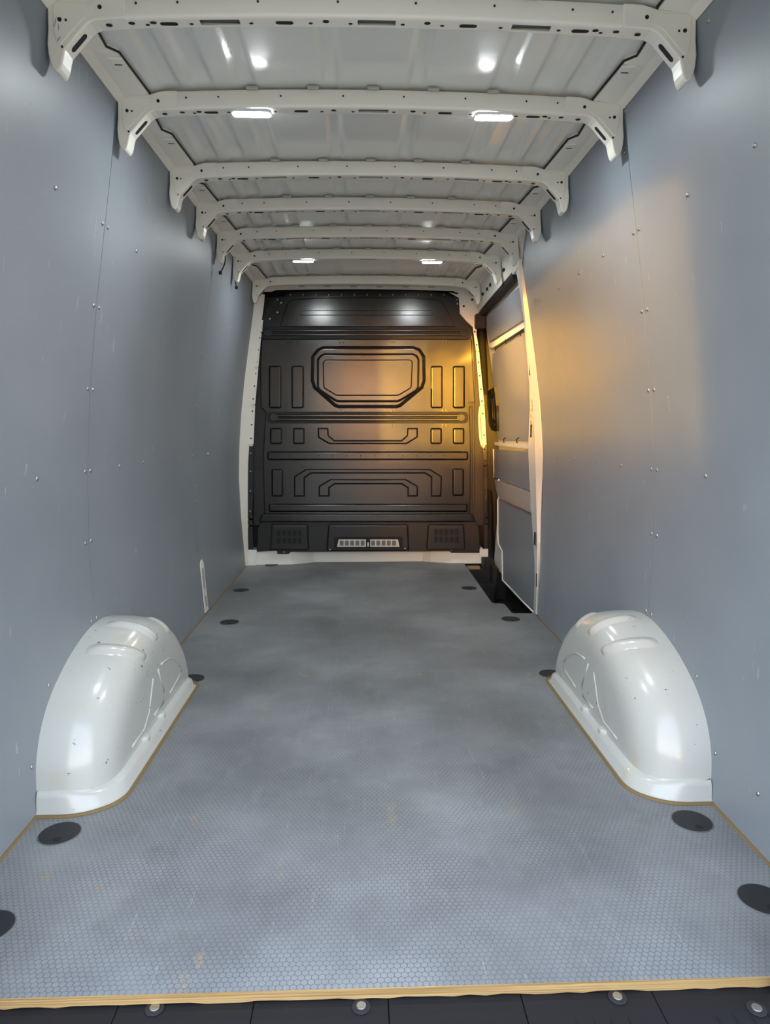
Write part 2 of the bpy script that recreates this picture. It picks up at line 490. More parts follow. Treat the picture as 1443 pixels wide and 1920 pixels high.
# white pressed slot showing through the left lining near the floor
wl = walls[-1]
def wp(z, y, side=-1, off=-.002): return (side * (wallx(z) + off), y, z)
pts = []
y0, y1, zt = 3.575, 3.655, .262
for k in range(9):
    a = math.pi * k / 8
    pts.append(wp(zt + .035 * math.sin(a), (y0 + y1) / 2 - (y1 - y0) / 2 * math.cos(a)))
pts = [wp(.012, y0 + .01)] + pts + [wp(.012, y1 + .01)]
rec = obj('belt_recess', *prism(pts, (.0035, 0, 0)), M_CREAM, wl, bevel=.0012)
obj('inner_slot', *obround(wp(.195, 3.615, -1, -.0052), .012, .012, 'x', -.0016), M_GREYM, rec)
obj('inner_slot', *prism([wp(.14, 3.60, -1, -.006), wp(.25, 3.60, -1, -.006), wp(.25, 3.63, -1, -.006), wp(.14, 3.63, -1, -.006)], (.0015, 0, 0)), M_GREYM, rec, bevel=.001)
obj('inner_slot', *prism([wp(.04, 3.61, -1, -.006), wp(.10, 3.605, -1, -.006), wp(.10, 3.635, -1, -.006), wp(.04, 3.645, -1, -.006)], (.0015, 0, 0)), M_GREYM, rec, bevel=.001)

# bent hook left in the right lining
hk = atW(1014, 563, 1)
tag(obj('screw_hook', *tube([hk, hk + Vector((-.03, -.002, .004)), hk + Vector((-.036, -.012, -.004)), hk + Vector((-.03, -.03, -.03))], .0022, 6), M_STEEL, loc=hk),
    'small bent metal hook sticking out of the right wall near the side door', 'hook')

v, f = wall_section(1, 3.40, 5.24, -.32, 2.08, .115)
obj('body_side', v, f, M_RUB, walls[1], smooth=True, solid=.02, solid_off=1.0)
# ---- rear frame of the body (pillars and header round the rear opening)
OX, OZ, OR = .705, 1.735, .13
outer = [(-1.0, -.30), (1.0, -.30), (1.0, 2.10), (-1.0, 2.10)]
fr = struct(empty('trim_1', (0, 1.03, 0)))
cr = [(OX - OR + OR * math.sin(math.pi / 2 * k / 8), OZ - OR + OR * math.cos(math.pi / 2 * k / 8)) for k in range(9)]
half = [(0, OZ)] + cr + [(OX, -.03)]
for s, nm in ((-1, 'rear_frame_half'), (1, 'rear_frame_half')):
    poly = [(0, 2.10)] + [(0, OZ)] + cr + [(OX, -.03), (1.02, -.03), (1.02, 2.10)]
    # triangulation-safe: split into header fan and pillar quads
    V, Fc = [], []
    def edge_x(z):
        if s < 0: return OX
        return max(.60, wallx(z) - .155 - max(0, .6 - z) * .06)
    OXT = edge_x(OZ - OR)
    inn = [(0, OZ)] + [(x - OX + OXT, z) for x, z in cr] + [(edge_x(z), z) for z in (1.45, 1.3, 1.1, .9, .6, .3, -.03)]
    out = [(0, 2.10)] + [(1.02 * k / 8, 2.10) for k in range(1, 9)] + [(1.02, OZ), (1.02, -.03)]
    out = [(0, 2.10)] + [(1.02 * k / 9, 2.10) for k in range(1, 10)] + [(1.02, z) for z in (1.45, 1.3, 1.1, .9, .6, .3, -.03)]
    out[9] = (1.02, OZ - OR); out[8] = (1.02, 2.10)
    n = len(inn)
    for d in (1.02, 1.095):
        V += [(s * x, d, z) for x, z in inn] + [(s * x, d, z) for x, z in out]
    for i in range(n - 1):
        Fc.append((i, i + 1, n + i + 1, n + i)); Fc.append((2 * n + i, 3 * n + i, 3 * n + i + 1, 2 * n + i + 1))
        Fc.append((i, 2 * n + i, 2 * n + i + 1, i + 1))
    obj(nm, V, Fc, M_WHITE, fr)

# ================================================================== CEILING
BOW_Y = [1.7329, 2.19, 2.745, 3.158, 3.5938, 4.0363, 4.7178]
def zlow(x): return 1.926 + .014 * max(0, 1 - (x / .62) ** 2)
def bump(x, c, wd):
    t = abs(x - c) / wd
    return 0 if t >= 1 else (1 if t < .45 else .5 + .5 * math.cos(math.pi * (t - .45) / .55))
def roofz(x, y):
    ax = abs(x)
    z = 1.990 + .014 * (1 - (min(ax, .62) / .62) ** 2)
    if ax > .62: z -= .010 * min(1, (ax - .62) / .04)
    d = min([abs(y - (b + .025)) for b in BOW_Y] + [9])
    fade = 1.0
    if d < .06: fade = .25 + .75 * max(0, (d - .02) / .04)
    bead = .011 * bump(ax, .128, .030) + .011 * bump(ax, .378, .034) + .016 * bump(ax, .505, .040) + .013 * bump(ax, .60, .035)
    if y > 4.06 and y < 4.72:
        bead = .011 * bump(ax, .40, .02) + .010 * bump(ax, .47, .02) + .016 * bump(ax, .545, .032) + .012 * bump(ax, .615, .028)
        # stiffening oval pressed into the front bay
        rr = max(abs(x) / .17, abs(y - 4.40) / .20)
        bead += .007 * (1 if rr < .85 else max(0, (1.0 - rr) / .15))
    return z + bead * fade
xs = sorted(set([round(-.70 + 1.40 * i / 200, 4) for i in range(201)]))
ys = [1.05]
for b in BOW_Y: ys += [b - .035, b - .012, b, b + .025, b + .05, b + .062, b + .085]
ys += [5.0]; k = []
for i in range(len(ys) - 1):
    k.append(ys[i]); g = ys[i + 1] - ys[i]
    if g > .09:
        m_ = int(g / .05)
        k += [ys[i] + g * (j + 1) / (m_ + 1) for j in range(m_)]
ys = k + [5.0]
rows = [[(x, y, roofz(x, y)) for x in xs] for y in ys]
v, f = grid(rows)
ceil = struct(obj('ceiling', v, [q[::-1] for q in f], M_ROOF, smooth=True))
obj('outer_roof', *join(box(-1.02, 1.02, 1.02, 5.3, 2.06, 2.10)), M_WHITE, ceil)
# cant rails left and right, with jogged inner edge
for s in (-1, 1):
    ye = 4.93
    bays = [1.05] + [b for b in BOW_Y] + [4.93]
    inner = []
    for i in range(len(bays) - 1):
        a, b = bays[i], bays[i + 1]; Ly = b - a
        inner += [(a, .668), (a + Ly * .26, .668), (a + Ly * .27, .694), (a + Ly * .46, .700), (a + Ly * .52, .676), (b - .002, .664)]
    A, B, Cc, D = [], [], [], []
    for y, x in inner:
        D.append((s * x, y, 1.986)); A.append((s * x, y, 1.9665)); B.append((s * .735, y, 1.9600)); Cc.append((s * (.757), y, 1.945))
    v, f = join(strip(D, A), strip(A, B), strip(B, Cc))
    if s < 0: f = [q[::-1] for q in f]
    rail = obj('cant_rail', v, f, M_BOW, ceil, solid=.003)
    obj('rail_seam', *tube([(s * (x - .002), y, 1.9725) for y, x in inner], .0034, 5), M_RUB, rail)
    for i in range(0, 5):
        a, b = bays[i], bays[i + 1]; Ly = b - a
        for t in (.18, .60):
            yy = a + Ly * t
            pd = obj('clip_pad', *box(s * .690 - .02, s * .690 + .02, yy - .03, yy + .03, 1.9595, 1.9655), M_BOW, rail, bevel=.0025)
            obj('clip_slot', *obround((s * .690, yy, 1.9593), .008, .003, 'z', .0012, 4), M_HOLE, pd)
# front header over the bulkhead
hd = []
hp = [(-.757, 1.912), (-.715, 1.924), (-.655, 1.926), (-.63, 1.937), (-.3, 1.944), (0, 1.946), (.3, 1.944), (.60, 1.937), (.625, 1.926), (.655, 1.924), (.757, 1.905)]
A = [(x, 4.93, z) for x, z in hp]; B = [(x, 4.935, 1.957 + (.008 if abs(x) < .66 else 0)) for x, z in hp]
C2 = [(x, 4.985, 2.02) for x, z in hp]
obj('front_header', *join(strip(A, B), strip(B, C2)), M_BOW, ceil, solid=.003)
for i in range(6):
    x = -.45 + .18 * i
    obj('glue_pad', *box(x - .022, x + .022, 4.922, 4.932, 1.957, 1.966), M_GREYM, ceil, bevel=.002)

# ---- roof bows
def hole_mesh(name, v, f):
    me = bpy.data.meshes.new(name); me.from_pydata([tuple(q) for q in v], [], f); me.materials.append(M_HOLE); return me
ME_HR = hole_mesh('bolt_hole', *disc((0, 0, 0), .0048, 'y', -.0012, 10))
ME_HRs = hole_mesh('bolt_hole', *disc((0, 0, 0), .0028, 'y', -.0012, 8))
ME_HU = hole_mesh('bolt_hole', *disc((0, 0, 0), .0052, 'z', -.0012, 10, .0078))
ME_HUs = hole_mesh('bolt_hole', *disc((0, 0, 0), .0032, 'z', -.0012, 8, .005))
ME_OB = hole_mesh('obround_hole', *obround((0, 0, 0), .015, .006, 'z', -.0012, 5))
def hole(me, p, parent, rot=None):
    o = bpy.data.objects.new(me.name, me); COL.objects.link(o); o.parent = parent
    o.location = Vector(p) - root_loc(parent)
    if rot: o.rotation_euler = rot
    return o
BOW_LABEL = [
    'rearmost white roof bow, cut by the top of the photo, scuffed left bracket',
    'second white roof bow from the rear, carrying two large lit lamps',
    'third white roof bow from the rear, just ahead of the large lamps',
    'fourth white roof bow from the rear, without lamps, mid roof',
    'fifth white roof bow from the rear, just behind the small lit lamps',
    'sixth white roof bow from the rear, carrying two small far lamps',
    'foremost white roof bow, right above the black bulkhead']
DEP = .048
def make_bow(i, y):
    lamp = i in (1, 5)
    root = empty('roof_bow', (0, y, 1.81))
    tag(root, BOW_LABEL[i], 'roof bow', 'white pressed roof bows')
    slots = [(-.045, .045)] + ([] if lamp else [(-.415, -.322), (.322, .415)])
    if i == 6: slots = []
    st = set([-.64 + 1.28 * k / 64 for k in range(65)])
    for a, b in slots: st |= {a, b}
    st = sorted(st)
    # profile (dy, dz above zlow): rear wall, rounded edge, underside in three strips, front wall, top
    prof = [(.006, .052), (.003, .048), (.0, .010), (.0012, .004), (.004, .0012), (.009, 0), (.0135, 0), (.036, 0), (.043, 0), (DEP, .004), (DEP + .004, .05), (.008, .053)]
    V, Fc = [], []
    for x in st:
        z = zlow(x)
        for dy, dz in prof: V.append((x, y + dy, z + dz))
    n = len(prof)
    for a in range(len(st) - 1):
        xm = (st[a] + st[a + 1]) / 2
        ins = any(p < xm < q for p, q in slots)
        for b in range(n - 1):
            if ins and b == 6: continue
            Fc.append((a * n + b, (a + 1) * n + b, (a + 1) * n + b + 1, a * n + b + 1))
    beam = obj('channel', V, Fc, M_BOW, root, smooth=True, solid=.0022, solid_off=1.0)
    for a, b in slots:
        obj('slot_shade', *box(a - .01, b + .01, y + .006, y + .044, zlow((a + b) / 2) + .010, zlow((a + b) / 2) + .012), M_VENT, root)  # dark plate paints in the shade inside the open slots
    # top tabs
    for x in (-.36, -.18, 0, .18, .36):
        z = zlow(x) + .050
        obj('glue_tab', *box(x - .018, x + .018, y - .004, y + .012, z, z + .010), M_GREYM, root, bevel=.003)
    for s in (-1, 1):
        poly = [(.580, zlow(.58) + .0515), (.625, 1.9775), (.642, 1.9735), (.660, 1.968), (.678, 1.9655), (.740, 1.9650), (.752, 1.962), (.7565, 1.950), (.758, 1.900),
                (.7615, 1.868), (.760, 1.845), (.756, 1.825), (.750, 1.813), (.742, 1.808), (.735, 1.813), (.729, 1.828), (.725, 1.846), (.721, 1.857),
                (.672, 1.909), (.661, 1.917), (.648, 1.922), (.580, zlow(.58) - .0004)]
        br = obj('end_bracket', *prism([(s * x, y - .0035, z) for x, z in poly], (0, .050, 0)), M_BOW, root, bevel=.0042, seg=3)
        # pressed inner field of the bracket, proud of the rim
        fld = [(.660, 1.957), (.735, 1.957), (.743, 1.950), (.745, 1.900), (.738, 1.868), (.730, 1.867), (.672, 1.926), (.655, 1.932)]
        obj('pressed_field', *prism([(s * x, y - .0052, z) for x, z in fld], (0, .003, 0)), M_BOW, br, bevel=.0016, seg=2)
        # slotted diagonal brace face
        a = Vector((s * .672, y + .021, 1.909)); b = Vector((s * .721, y + .021, 1.857)); d = (b - a); ln = d.length; d.normalize()
        nrm = Vector((-s * d.z * s, 0, d.x * s)); nrm = Vector((d.z, 0, -d.x)) if (Vector((d.z, 0, -d.x)).z < 0) else Vector((-d.z, 0, d.x))
        c = (a + b) / 2 + nrm * .0006
        P = []
        for k in range(9):
            t = -math.pi / 2 + math.pi * k / 8; P.append(c + d * (.018 + .008 * math.cos(t)) + Vector((0, .008 * math.sin(t), 0)))
        for k in range(9):
            t = math.pi / 2 + math.pi * k / 8; P.append(c + d * (-.018 + .008 * math.cos(t)) + Vector((0, .008 * math.sin(t), 0)))
        obj('brace_slot', *prism(P, nrm * -.0012), M_HOLE, br)
        hole(ME_HR, (s * .637, y - .0034, 1.9485), br); hole(ME_HR, (s * .7286, y - .0052, 1.9195), br); hole(ME_HRs, (s * .7145, y - .0052, 1.9185), br)
        hole(ME_HRs, (s * .727, y - .0034, 1.862), br)
        if i < 6:
            for x in (.556, .461, .276, .091): hole(ME_HRs, (s * x, y + .0012, zlow(x) + .032), beam)
        if i < 5:
            for x, me in ((.573, ME_HU), (.538, ME_HUs), (.523, ME_HU), (.436, ME_HUs), (.296, ME_HUs), (.156, ME_HUs), (.12, ME_HU), (.062, ME_HUs)):
                hole(me, (s * x, y + (.020 if me is ME_HU else .028), zlow(x)), beam)
            for x in (.488, .218): hole(ME_OB, (s * x, y + .026, zlow(x)), beam)
            hole(ME_HU, (s * .625, y + .020, 1.9225), beam)
    return root
for i, y in enumerate(BOW_Y): make_bow(i, y)
# scuffs on the rearmost left bracket: rubbed-off paint showing dark primer
bow0 = [o for o in bpy.data.objects if o.name == 'roof_bow'][0]
for (x, z, ln, a_) in ((-.738, 1.917, .016, 1.45), (-.734, 1.922, .012, 1.7), (-.741, 1.908, .013, 1.3), (-.732, 1.903, .018, 1.5), (-.731, 1.880, .010, 1.1), (-.735, 1.876, .012, 1.4)):
    yy = BOW_Y[0] - .0056; dx, dz = math.cos(a_) * ln / 2, math.sin(a_) * ln / 2
    obj('scuff', *prism([(x - dx, yy, z - dz), (x + .0016, yy, z - .002), (x + dx, yy, z + dz), (x - .0012, yy, z + .001)], (0, .0012, 0)), M_GREYM, bow0)
# ---- lamps
def lamp(i, s, label):
    y = BOW_Y[i] + .026; x = s * .367; z = zlow(.367)
    r = empty('ceiling_lamp', (x, y, z))
    tag(r, label, 'lamp', 'LED strip lamps on the roof bows')
    def rr(hx, hy, rad, z_):
        p = []
        for cx, cyy, a0 in ((hx - rad, hy - rad, 0), (-hx + rad, hy - rad, 90), (-hx + rad, -hy + rad, 180), (hx - rad, -hy + rad, 270)):
            for k in range(5):
                a = math.radians(a0 + 22.5 * k); p.append((x + cx + rad * math.cos(a), y + cyy + rad * math.sin(a), z_))
        return p
    o1, o2 = rr(.060, .0225, .013, z - .0002), rr(.060, .0225, .013, z - .0090)
    i1, i2 = rr(.0558, .0195, .012, z - .0002), rr(.0558, .0195, .012, z - .0090)
    cl = lambda l: l + l[:1]
    obj('housing', *join(strip(cl(o1), cl(o2)), strip(cl(o2), cl(i2)), strip(cl(i2), cl(i1))), M_LAMPH, r)
    obj('lens', *prism(rr(.055, .019, .012, z - .0042), (0, 0, -.0055)), M_LED, r, bevel=.0025)
    return r
lamp(1, -1, 'left of the two large lit lamps on the second roof bow')
lamp(1, 1, 'right of the two large lit lamps on the second roof bow')
lamp(5, -1, 'left of the two small far lit lamps near the bulkhead')
lamp(5, 1, 'right of the two small far lit lamps near the bulkhead')

# ================================================================== WHEEL ARCHES
def arch(s, label):
    root = empty('wheel_arch', (s * .80, 2.15, 0)); tag(root, label, 'wheel arch', 'white wheel arch boxes')
    PW = [(1.690, 0), (1.700, .06), (1.709, .118), (1.746, .187), (1.800, .240), (1.858, .277), (1.955, .320), (2.059, .350), (2.148, .366), (2.25, .366), (2.356, .345), (2.45, .298), (2.53, .222), (2.585, .13), (2.610, .05), (2.615, 0)]
    PF = [(1.880, 0), (1.888, .05), (1.908, .100), (1.985, .170), (2.09, .212), (2.18, .238), (2.27, .250), (2.36, .232), (2.46, .180), (2.54, .115), (2.575, .06), (2.585, 0)]
    NU = 72
    hw = lerp_poly([(0, y, z) for y, z in PW], NU + 1); hw = [Vector(p) for p in hw]
    hf = lerp_poly([(0, y, z) for y, z in PF], NU + 1)
    def soft(h):
        for _ in range(3):
            h = [h[0]] + [(h[k - 1] + h[k] * 2 + h[k + 1]) / 4 for k in range(1, len(h) - 1)] + [h[-1]]
        return h
    hw, hf = soft(hw), soft(hf)
    xw, xin, ex = .903, .715, 3.0
    def surf(u, th, lift=0.0):
        """u 0..1 rear to front along the hoop, th 0..1 wall to flank"""
        t = th * math.pi / 2
        sx_ = math.sin(t) ** (2 / ex); bl = 1 - math.cos(t) ** (2 / ex)
        k = u * NU; i0 = min(int(k), NU - 1); fr_ = k - i0
        A_ = hw[i0].lerp(hw[i0 + 1], fr_); B_ = hf[i0].lerp(hf[i0 + 1], fr_)
        p = A_.lerp(B_, bl)
        return Vector((s * (xw - (xw - xin) * sx_), p.y, p.z))
    def snorm(u, th):
        e_ = .004
        a_ = surf(min(1, u + e_), th) - surf(max(0, u - e_), th); b_ = surf(u, min(.999, th + e_)) - surf(u, max(.0005, th - e_))
        n_ = a_.cross(b_); n_.normalize()
        c_ = Vector((s * .90, 2.2, 0))
        if n_.dot(surf(u, th) - c_) < 0: n_ = -n_
        return n_
    rows = []
    for j in range(25):
        rows.append([surf(i / NU, j / 24) for i in range(NU + 1)])
    last = rows[-1]; ycen = 2.235
    for kf in (.75, .5, .25, .02):
        rows.append([Vector((s * xin, ycen + (p.y - ycen) * kf, p.z * kf)) for p in last])
    v, f = grid(rows)
    if s > 0: f = [q[::-1] for q in f]
    obj('shell', v, f, M_ARCH, root, smooth=True)
    # skirt: stepped flange round the foot
    def foot(xi, ye, yf, rx, ry, e2=2.0):
        P = [(wallx(0), ye)]
        for k in range(13):
            t = math.pi / 2 * k / 12; P.append((xi + rx - rx * math.sin(t) ** (2 / e2), ye + ry - ry * math.cos(t) ** (2 / e2)))
        for k in range(9):
            t = math.pi / 2 * k / 8; P.append((xi + .06 - .06 * math.cos(t), yf - .06 + .06 * math.sin(t)))
        P.append((wallx(0), yf)); return P
    lev = [((.728, 1.712, 2.56, .16, .19, 2.5), .070), ((.712, 1.700, 2.585, .17, .19, 2.5), .060), ((.701, 1.692, 2.60, .15, .15), .054), ((.694, 1.688, 2.61, .14, .13), .044), ((.691, 1.686, 2.615, .14, .12), .012), ((.682, 1.680, 2.622, .14, .12), .0015)]
    rows = [[(s * x, y, z * (.62 + .38 * max(0, min(1, (x - .70) / .12)) if y < 2.3 else z * .62 / max(z, 1e-6))) for x, y in foot(*a_)] for a_, z in lev]
    v, f = grid(rows)
    obj('skirt', v, f if s < 0 else [q[::-1] for q in f], M_ARCH, root, smooth=True)
    obj('sealant', *tube([(s * x, y, .001) for x, y in foot(.679, 1.677, 2.625, .14, .12)], .0055, 6), M_SEAL, root)
    for y in (2.04, 2.21):
        g = [(s * (xin + .006), y - .03, .02), (s * (xin - .016), y - .012, .02), (s * (xin - .016), y + .012, .02), (s * (xin + .006), y + .03, .02)]
        obj('gusset', *prism(g, (0, 0, .030)), M_ARCH, root, bevel=.007, seg=3)
    # raised ribs pressed across the crown
    def crown(u0, u1, t0, t1, wd, hg):
        rowsr = []; K = 26
        for j in range(K + 1):
            t = j / K; th = t0 + (t1 - t0) * t; uc = u0 + (u1 - u0) * t
            amp = min(1, math.sin(math.pi * min(.5, min(t, 1 - t) * 3.0)))
            row = []
            for m_ in range(13):
                q = (m_ - 6) / 6; u = uc + q * wd
                row.append(surf(u, th) + snorm(u, th) * (hg * amp * (math.cos(q * math.pi) * .5 + .5) - .0006))
            rowsr.append(row)
        v, f = grid(rowsr)
        obj('crown_rib', v, f if s < 0 else [q[::-1] for q in f], M_ARCH, root, smooth=True)
    crown(.385, .40, .06, .84, .027, .011)
    crown(.515, .515, .06, .84, .027, .011)
    crown(.655, .65, .30, .84, .030, .007)
    # thin raised lines on the flank
    lines = [[(2.150, .19), (2.079, .067), (1.93, .065)], [(2.205, .20), (2.28, .07), (2.145, .069)], [(2.24, .205), (2.36, .19), (2.47, .125), (2.486, .085), (2.33, .07)]]
    for ln in lines:
        obj('flank_line', *tube(smoothpoly([(s * (xin + .0022), y, z) for y, z in ln], 1), .0052, 8), M_ARCH, root, smooth=True)
    return root
arch(-1, 'white pressed steel wheel arch against the left wall')
arch(1, 'white pressed steel wheel arch against the right wall')

# ================================================================== FLOOR RING COVERS
def ring(px, py, label, xy=None):
    if xy: p = Vector((xy[0], xy[1], 0))
    else: p = atZ(px, py, 0)
    r = .0475
    root = empty('floor_cover', (p.x, p.y, 0)); tag(root, label, 'floor cover', 'round black covers of the floor lashing rings')
    obj('cover_disc', *disc((p.x, p.y, .0002), r, 'z', .0022, 32), M_DISC, root, bevel=.0008)
    rim = [(p.x + (r + .001) * math.cos(2 * math.pi * k / 32), p.y + (r + .001) * math.sin(2 * math.pi * k / 32), .0006) for k in range(32)]
    obj('rim', *tube(rim, .0016, 5, closed=True), M_VENT, root)
    obj('finger_hole', *disc((p.x + .004, p.y - .028, .0026), .010, 'z', .0003, 14), M_HOLE, root)
ring(112, 1563, 'round black floor cover just behind the left wheel arch')
ring(1297, 1540, 'round black floor cover just behind the right wheel arch')
ring(0, 0, 'round black floor cover cut by the left edge of the photo', (-.790, 1.285))
ring(0, 0, 'round black floor cover cut by the right edge of the photo', (.797, 1.310))
ring(360, 1273, 'round black floor cover half hidden in front of the left wheel arch')
ring(1033, 1264, 'round black floor cover half hidden in front of the right wheel arch')
ring(430, 1167, 'round black floor cover on the left beside the slot in the wall')
ring(957, 1161, 'round black floor cover by the rear corner of the side step')
ring(452, 1107, 'small far round floor cover on the left, second from the bulkhead')
ring(879, 1103, 'small far round floor cover beside the long edge of the side step')
ring(0, 0, 'tiny round floor cover at the foot of the bulkhead on the left', (-.70, 4.93))

# ================================================================== BULKHEAD
BK = empty('bulkhead', (0, Y_BULK, 0)); tag(BK, 'black pressed steel bulkhead closing off the front of the load space', 'bulkhead')
YB = Y_BULK
def bk(px, py, dy=0.0):
    p = atY(px, py, YB); return Vector((p.x, YB + dy, p.z))
def bplate(name, poly, dy, th, mat=None, bevel=.004, parent=None, seg=2):
    """plate on the bulkhead: front surface at YB+dy, thickness th forwards"""
    return obj(name, *prism([bk(x, y, dy) for x, y in poly], (0, th, 0)), mat or M_BLK, parent or BK, bevel=bevel, seg=seg)
def inset_poly(P, d):
    n = len(P); ar = sum(P[i][0] * P[(i + 1) % n][1] - P[(i + 1) % n][0] * P[i][1] for i in range(n))
    sg = 1 if ar > 0 else -1; out = []
    for i in range(n):
        p0, p1, p2 = Vector(P[i - 1]), Vector(P[i]), Vector(P[(i + 1) % n])
        a = (p1 - p0).normalized(); b = (p2 - p1).normalized()
        na = Vector((-a.y, a.x)) * sg; nb = Vector((-b.y, b.x)) * sg
        m_ = (na + nb); m_ = m_ / max(.35, m_.dot(na)) if m_.length > 1e-6 else na
        out.append((p1.x + m_.x * d, p1.y + m_.y * d))
    return out
def frustum(name, poly, dy0, dy1, d, mat=None, parent=None, bevel=.0022):
    """pressed field with sloping walls: foot polygon at YB+dy0, inset top at YB+dy1"""
    q = inset_poly(poly, d); n = len(poly)
    V = [bk(x, y, dy0) for x, y in poly] + [bk(x, y, dy1) for x, y in q]
    cx = sum(p.x for p in V[:n]) / n
    Fc = [tuple(range(n, 2 * n))] + [(i, (i + 1) % n, n + (i + 1) % n, n + i) for i in range(n)]
    import bmesh
    o = obj(name, V, Fc, mat or M_BLK, parent or BK, bevel=bevel, seg=2)
    b = bmesh.new(); b.from_mesh(o.data); bmesh.ops.recalc_face_normals(b, faces=b.faces)
    b.faces.ensure_lookup_table()
    f0 = max(b.faces, key=lambda f: len(f.verts) * 1000 + f.calc_area())
    f0.normal_update()
    if f0.normal.y > 0: bmesh.ops.reverse_faces(b, faces=b.faces)
    b.to_mesh(o.data); b.free()
    return o
def orect(x0, y0, x1, y1, c=2.6):
    return [(x0 + c, y0), (x1 - c, y0), (x1, y0 + c), (x1, y1 - c), (x1 - c, y1), (x0 + c, y1), (x0, y1 - c), (x0, y0 + c)]
def rrect(x0, y0, x1, y1, r=3.0):
    P = []
    for cx, cyy, a0 in ((x1 - r, y0 + r, -90), (x1 - r, y1 - r, 0), (x0 + r, y1 - r, 90), (x0 + r, y0 + r, 180)):
        for k in range(4):
            a = math.radians(a0 + 30 * k); P.append((cx + r * math.cos(a), cyy + r * math.sin(a)))
    return P
# back sheet
bplate('main_sheet', [(484, 605), (890, 605), (893, 700), (900, 800), (908, 985), (470, 985), (476, 800), (482, 700)], .004, .012, bevel=0)
mp = bplate('main_panel', [(490, 636), (884, 636), (886, 690), (890, 757), (880, 762), (882, 838), (881, 966), (496, 966), (493, 857), (498, 772), (489, 764), (488, 690)], -.010, .015, bevel=.006)
# upper panel with inner tray
up = bplate('upper_panel', [(492, 558), (533, 556), (541, 548), (600, 545), (690, 544), (780, 545), (838, 549), (845, 555), (861, 557), (862, 588), (874, 602), (886, 612), (886, 618), (482, 618), (484, 600), (490, 590)], -.004, .012, bevel=.003)
tr = bplate('tray', [(546, 562), (600, 559), (690, 558), (780, 559), (824, 563), (831, 570), (853, 613), (524, 613), (539, 570)], -.016, .014, bevel=.006, parent=up, seg=3)
bplate('tray_shelf', [(566, 583), (808, 583), (812, 592), (562, 592)], -.024, .010, bevel=.0035, parent=up)
for x in range(520, 870, 24):
    p = bk(x, 553 if 540 < x < 838 else 562, -.005); obj('screw', *disc(p, .0045, 'y', -.0015, 8), M_STEEL, up)
for q in ((527, 568), (520, 586), (506, 598), (857, 570)):
    obj('screw', *disc(bk(*q, -.005), .006, 'y', -.002, 10), M_STEEL, up)
# load rails; the matt black base paints in the shade of recessed grooves
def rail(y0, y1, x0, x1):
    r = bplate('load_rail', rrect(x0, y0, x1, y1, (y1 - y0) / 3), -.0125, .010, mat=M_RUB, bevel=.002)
    m_ = (y0 + y1) / 2
    bplate('rail_end', rrect(x0 + 6, m_ - 7, x0 + 22, m_ + 7, 6.5), -.020, .010, bevel=.003, parent=r)
    bplate('rail_end', rrect(x1 - 22, m_ - 7, x1 - 6, m_ + 7, 6.5), -.020, .010, bevel=.003, parent=r)
    for a, b in ((m_ - 6.2, m_ - 1.2), (m_ + 1.2, m_ + 6.2)):
        frustum('rail_bead', orect(x0 + 14, a, x1 - 14, b, 1.0), -.012, -.0215, 1.2, parent=r, bevel=.001)
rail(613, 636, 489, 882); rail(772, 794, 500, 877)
for x in (541, 640, 737, 834):
    for y in (609, 640, 770, 797):
        for d in (-3, 3):
            bplate('clip', rrect(x + d - 1.8, y - 3.2, x + d + 1.8, y + 3.2, 1), -.020, .014, bevel=.001)
# window blank
w0 = frustum('window_bulge', [(594, 654), (606, 649), (776, 649), (788, 654), (797, 668), (798, 714), (793, 729), (752, 763), (744, 766), (634, 766), (626, 763), (587, 729), (582, 714), (583, 668)], -.0095, -.026, 6.0, parent=mp, bevel=.004)
w1 = frustum('window_frame', [(600, 667), (607, 663), (774, 663), (782, 667), (786, 675), (785, 728), (780, 735), (752, 752), (745, 755), (633, 755), (626, 752), (600, 735), (594, 728), (594, 675)], -.0255, -.040, 4.0, parent=mp)
w3 = frustum('window_blank', [(607, 678), (611, 675), (768, 675), (772, 678), (773, 682), (771, 726), (768, 730), (748, 742), (744, 743), (633, 743), (629, 742), (609, 730), (606, 726), (605, 682)], -.0395, -.0455, 2.2, parent=mp, bevel=.001)
# pressed pads
def pads(name, r_): return frustum(name, orect(*r_), -.0095, -.0205, 3.0, parent=mp)
for x0, x1 in ((504, 528), (546, 570), (806.5, 829.5), (848, 871)): pads('pressed_pad', (x0, 686, x1, 766))
for x0, x1 in ((506, 529), (549, 571.5), (806, 828), (848, 870)): pads('pressed_pad', (x0, 802, x1, 833))
pads('pressed_pad', (509, 879, 531, 931)); pads('pressed_pad', (847, 878, 869, 930))
long1 = pads('pressed_strip', (501, 846, 877, 863)); pads('pressed_strip', (504, 944, 876, 960))
for k in range(13):
    obj('strip_hole', *disc(bk(520 + 26.0 * k, 854.5, -.0207), .0042, 'y', -.0008, 8), M_HOLE, long1)
def band(name, outer, inner):
    """bent pressed channel outlined by an outer and an inner chain"""
    return frustum(name, list(outer) + list(inner)[::-1], -.0095, -.0205, 2.6, parent=mp)
band('pressed_channel', [(595, 802), (596, 821), (617, 833), (762, 833), (783, 820), (783, 802)], [(615.6, 802), (616.6, 816), (627, 825), (752, 825), (762, 816), (763, 802)])
band('pressed_channel', [(551, 931), (551, 893), (573, 879), (806, 879), (828, 893), (827, 931)], [(572, 931), (572, 896), (583, 888), (796, 888), (807, 895), (807, 931)])
band('pressed_channel', [(597, 931), (597, 911), (619, 898), (761, 898), (783, 911), (783, 931)], [(618, 931), (618, 915), (628, 908), (752, 908), (763, 915), (763, 931)])
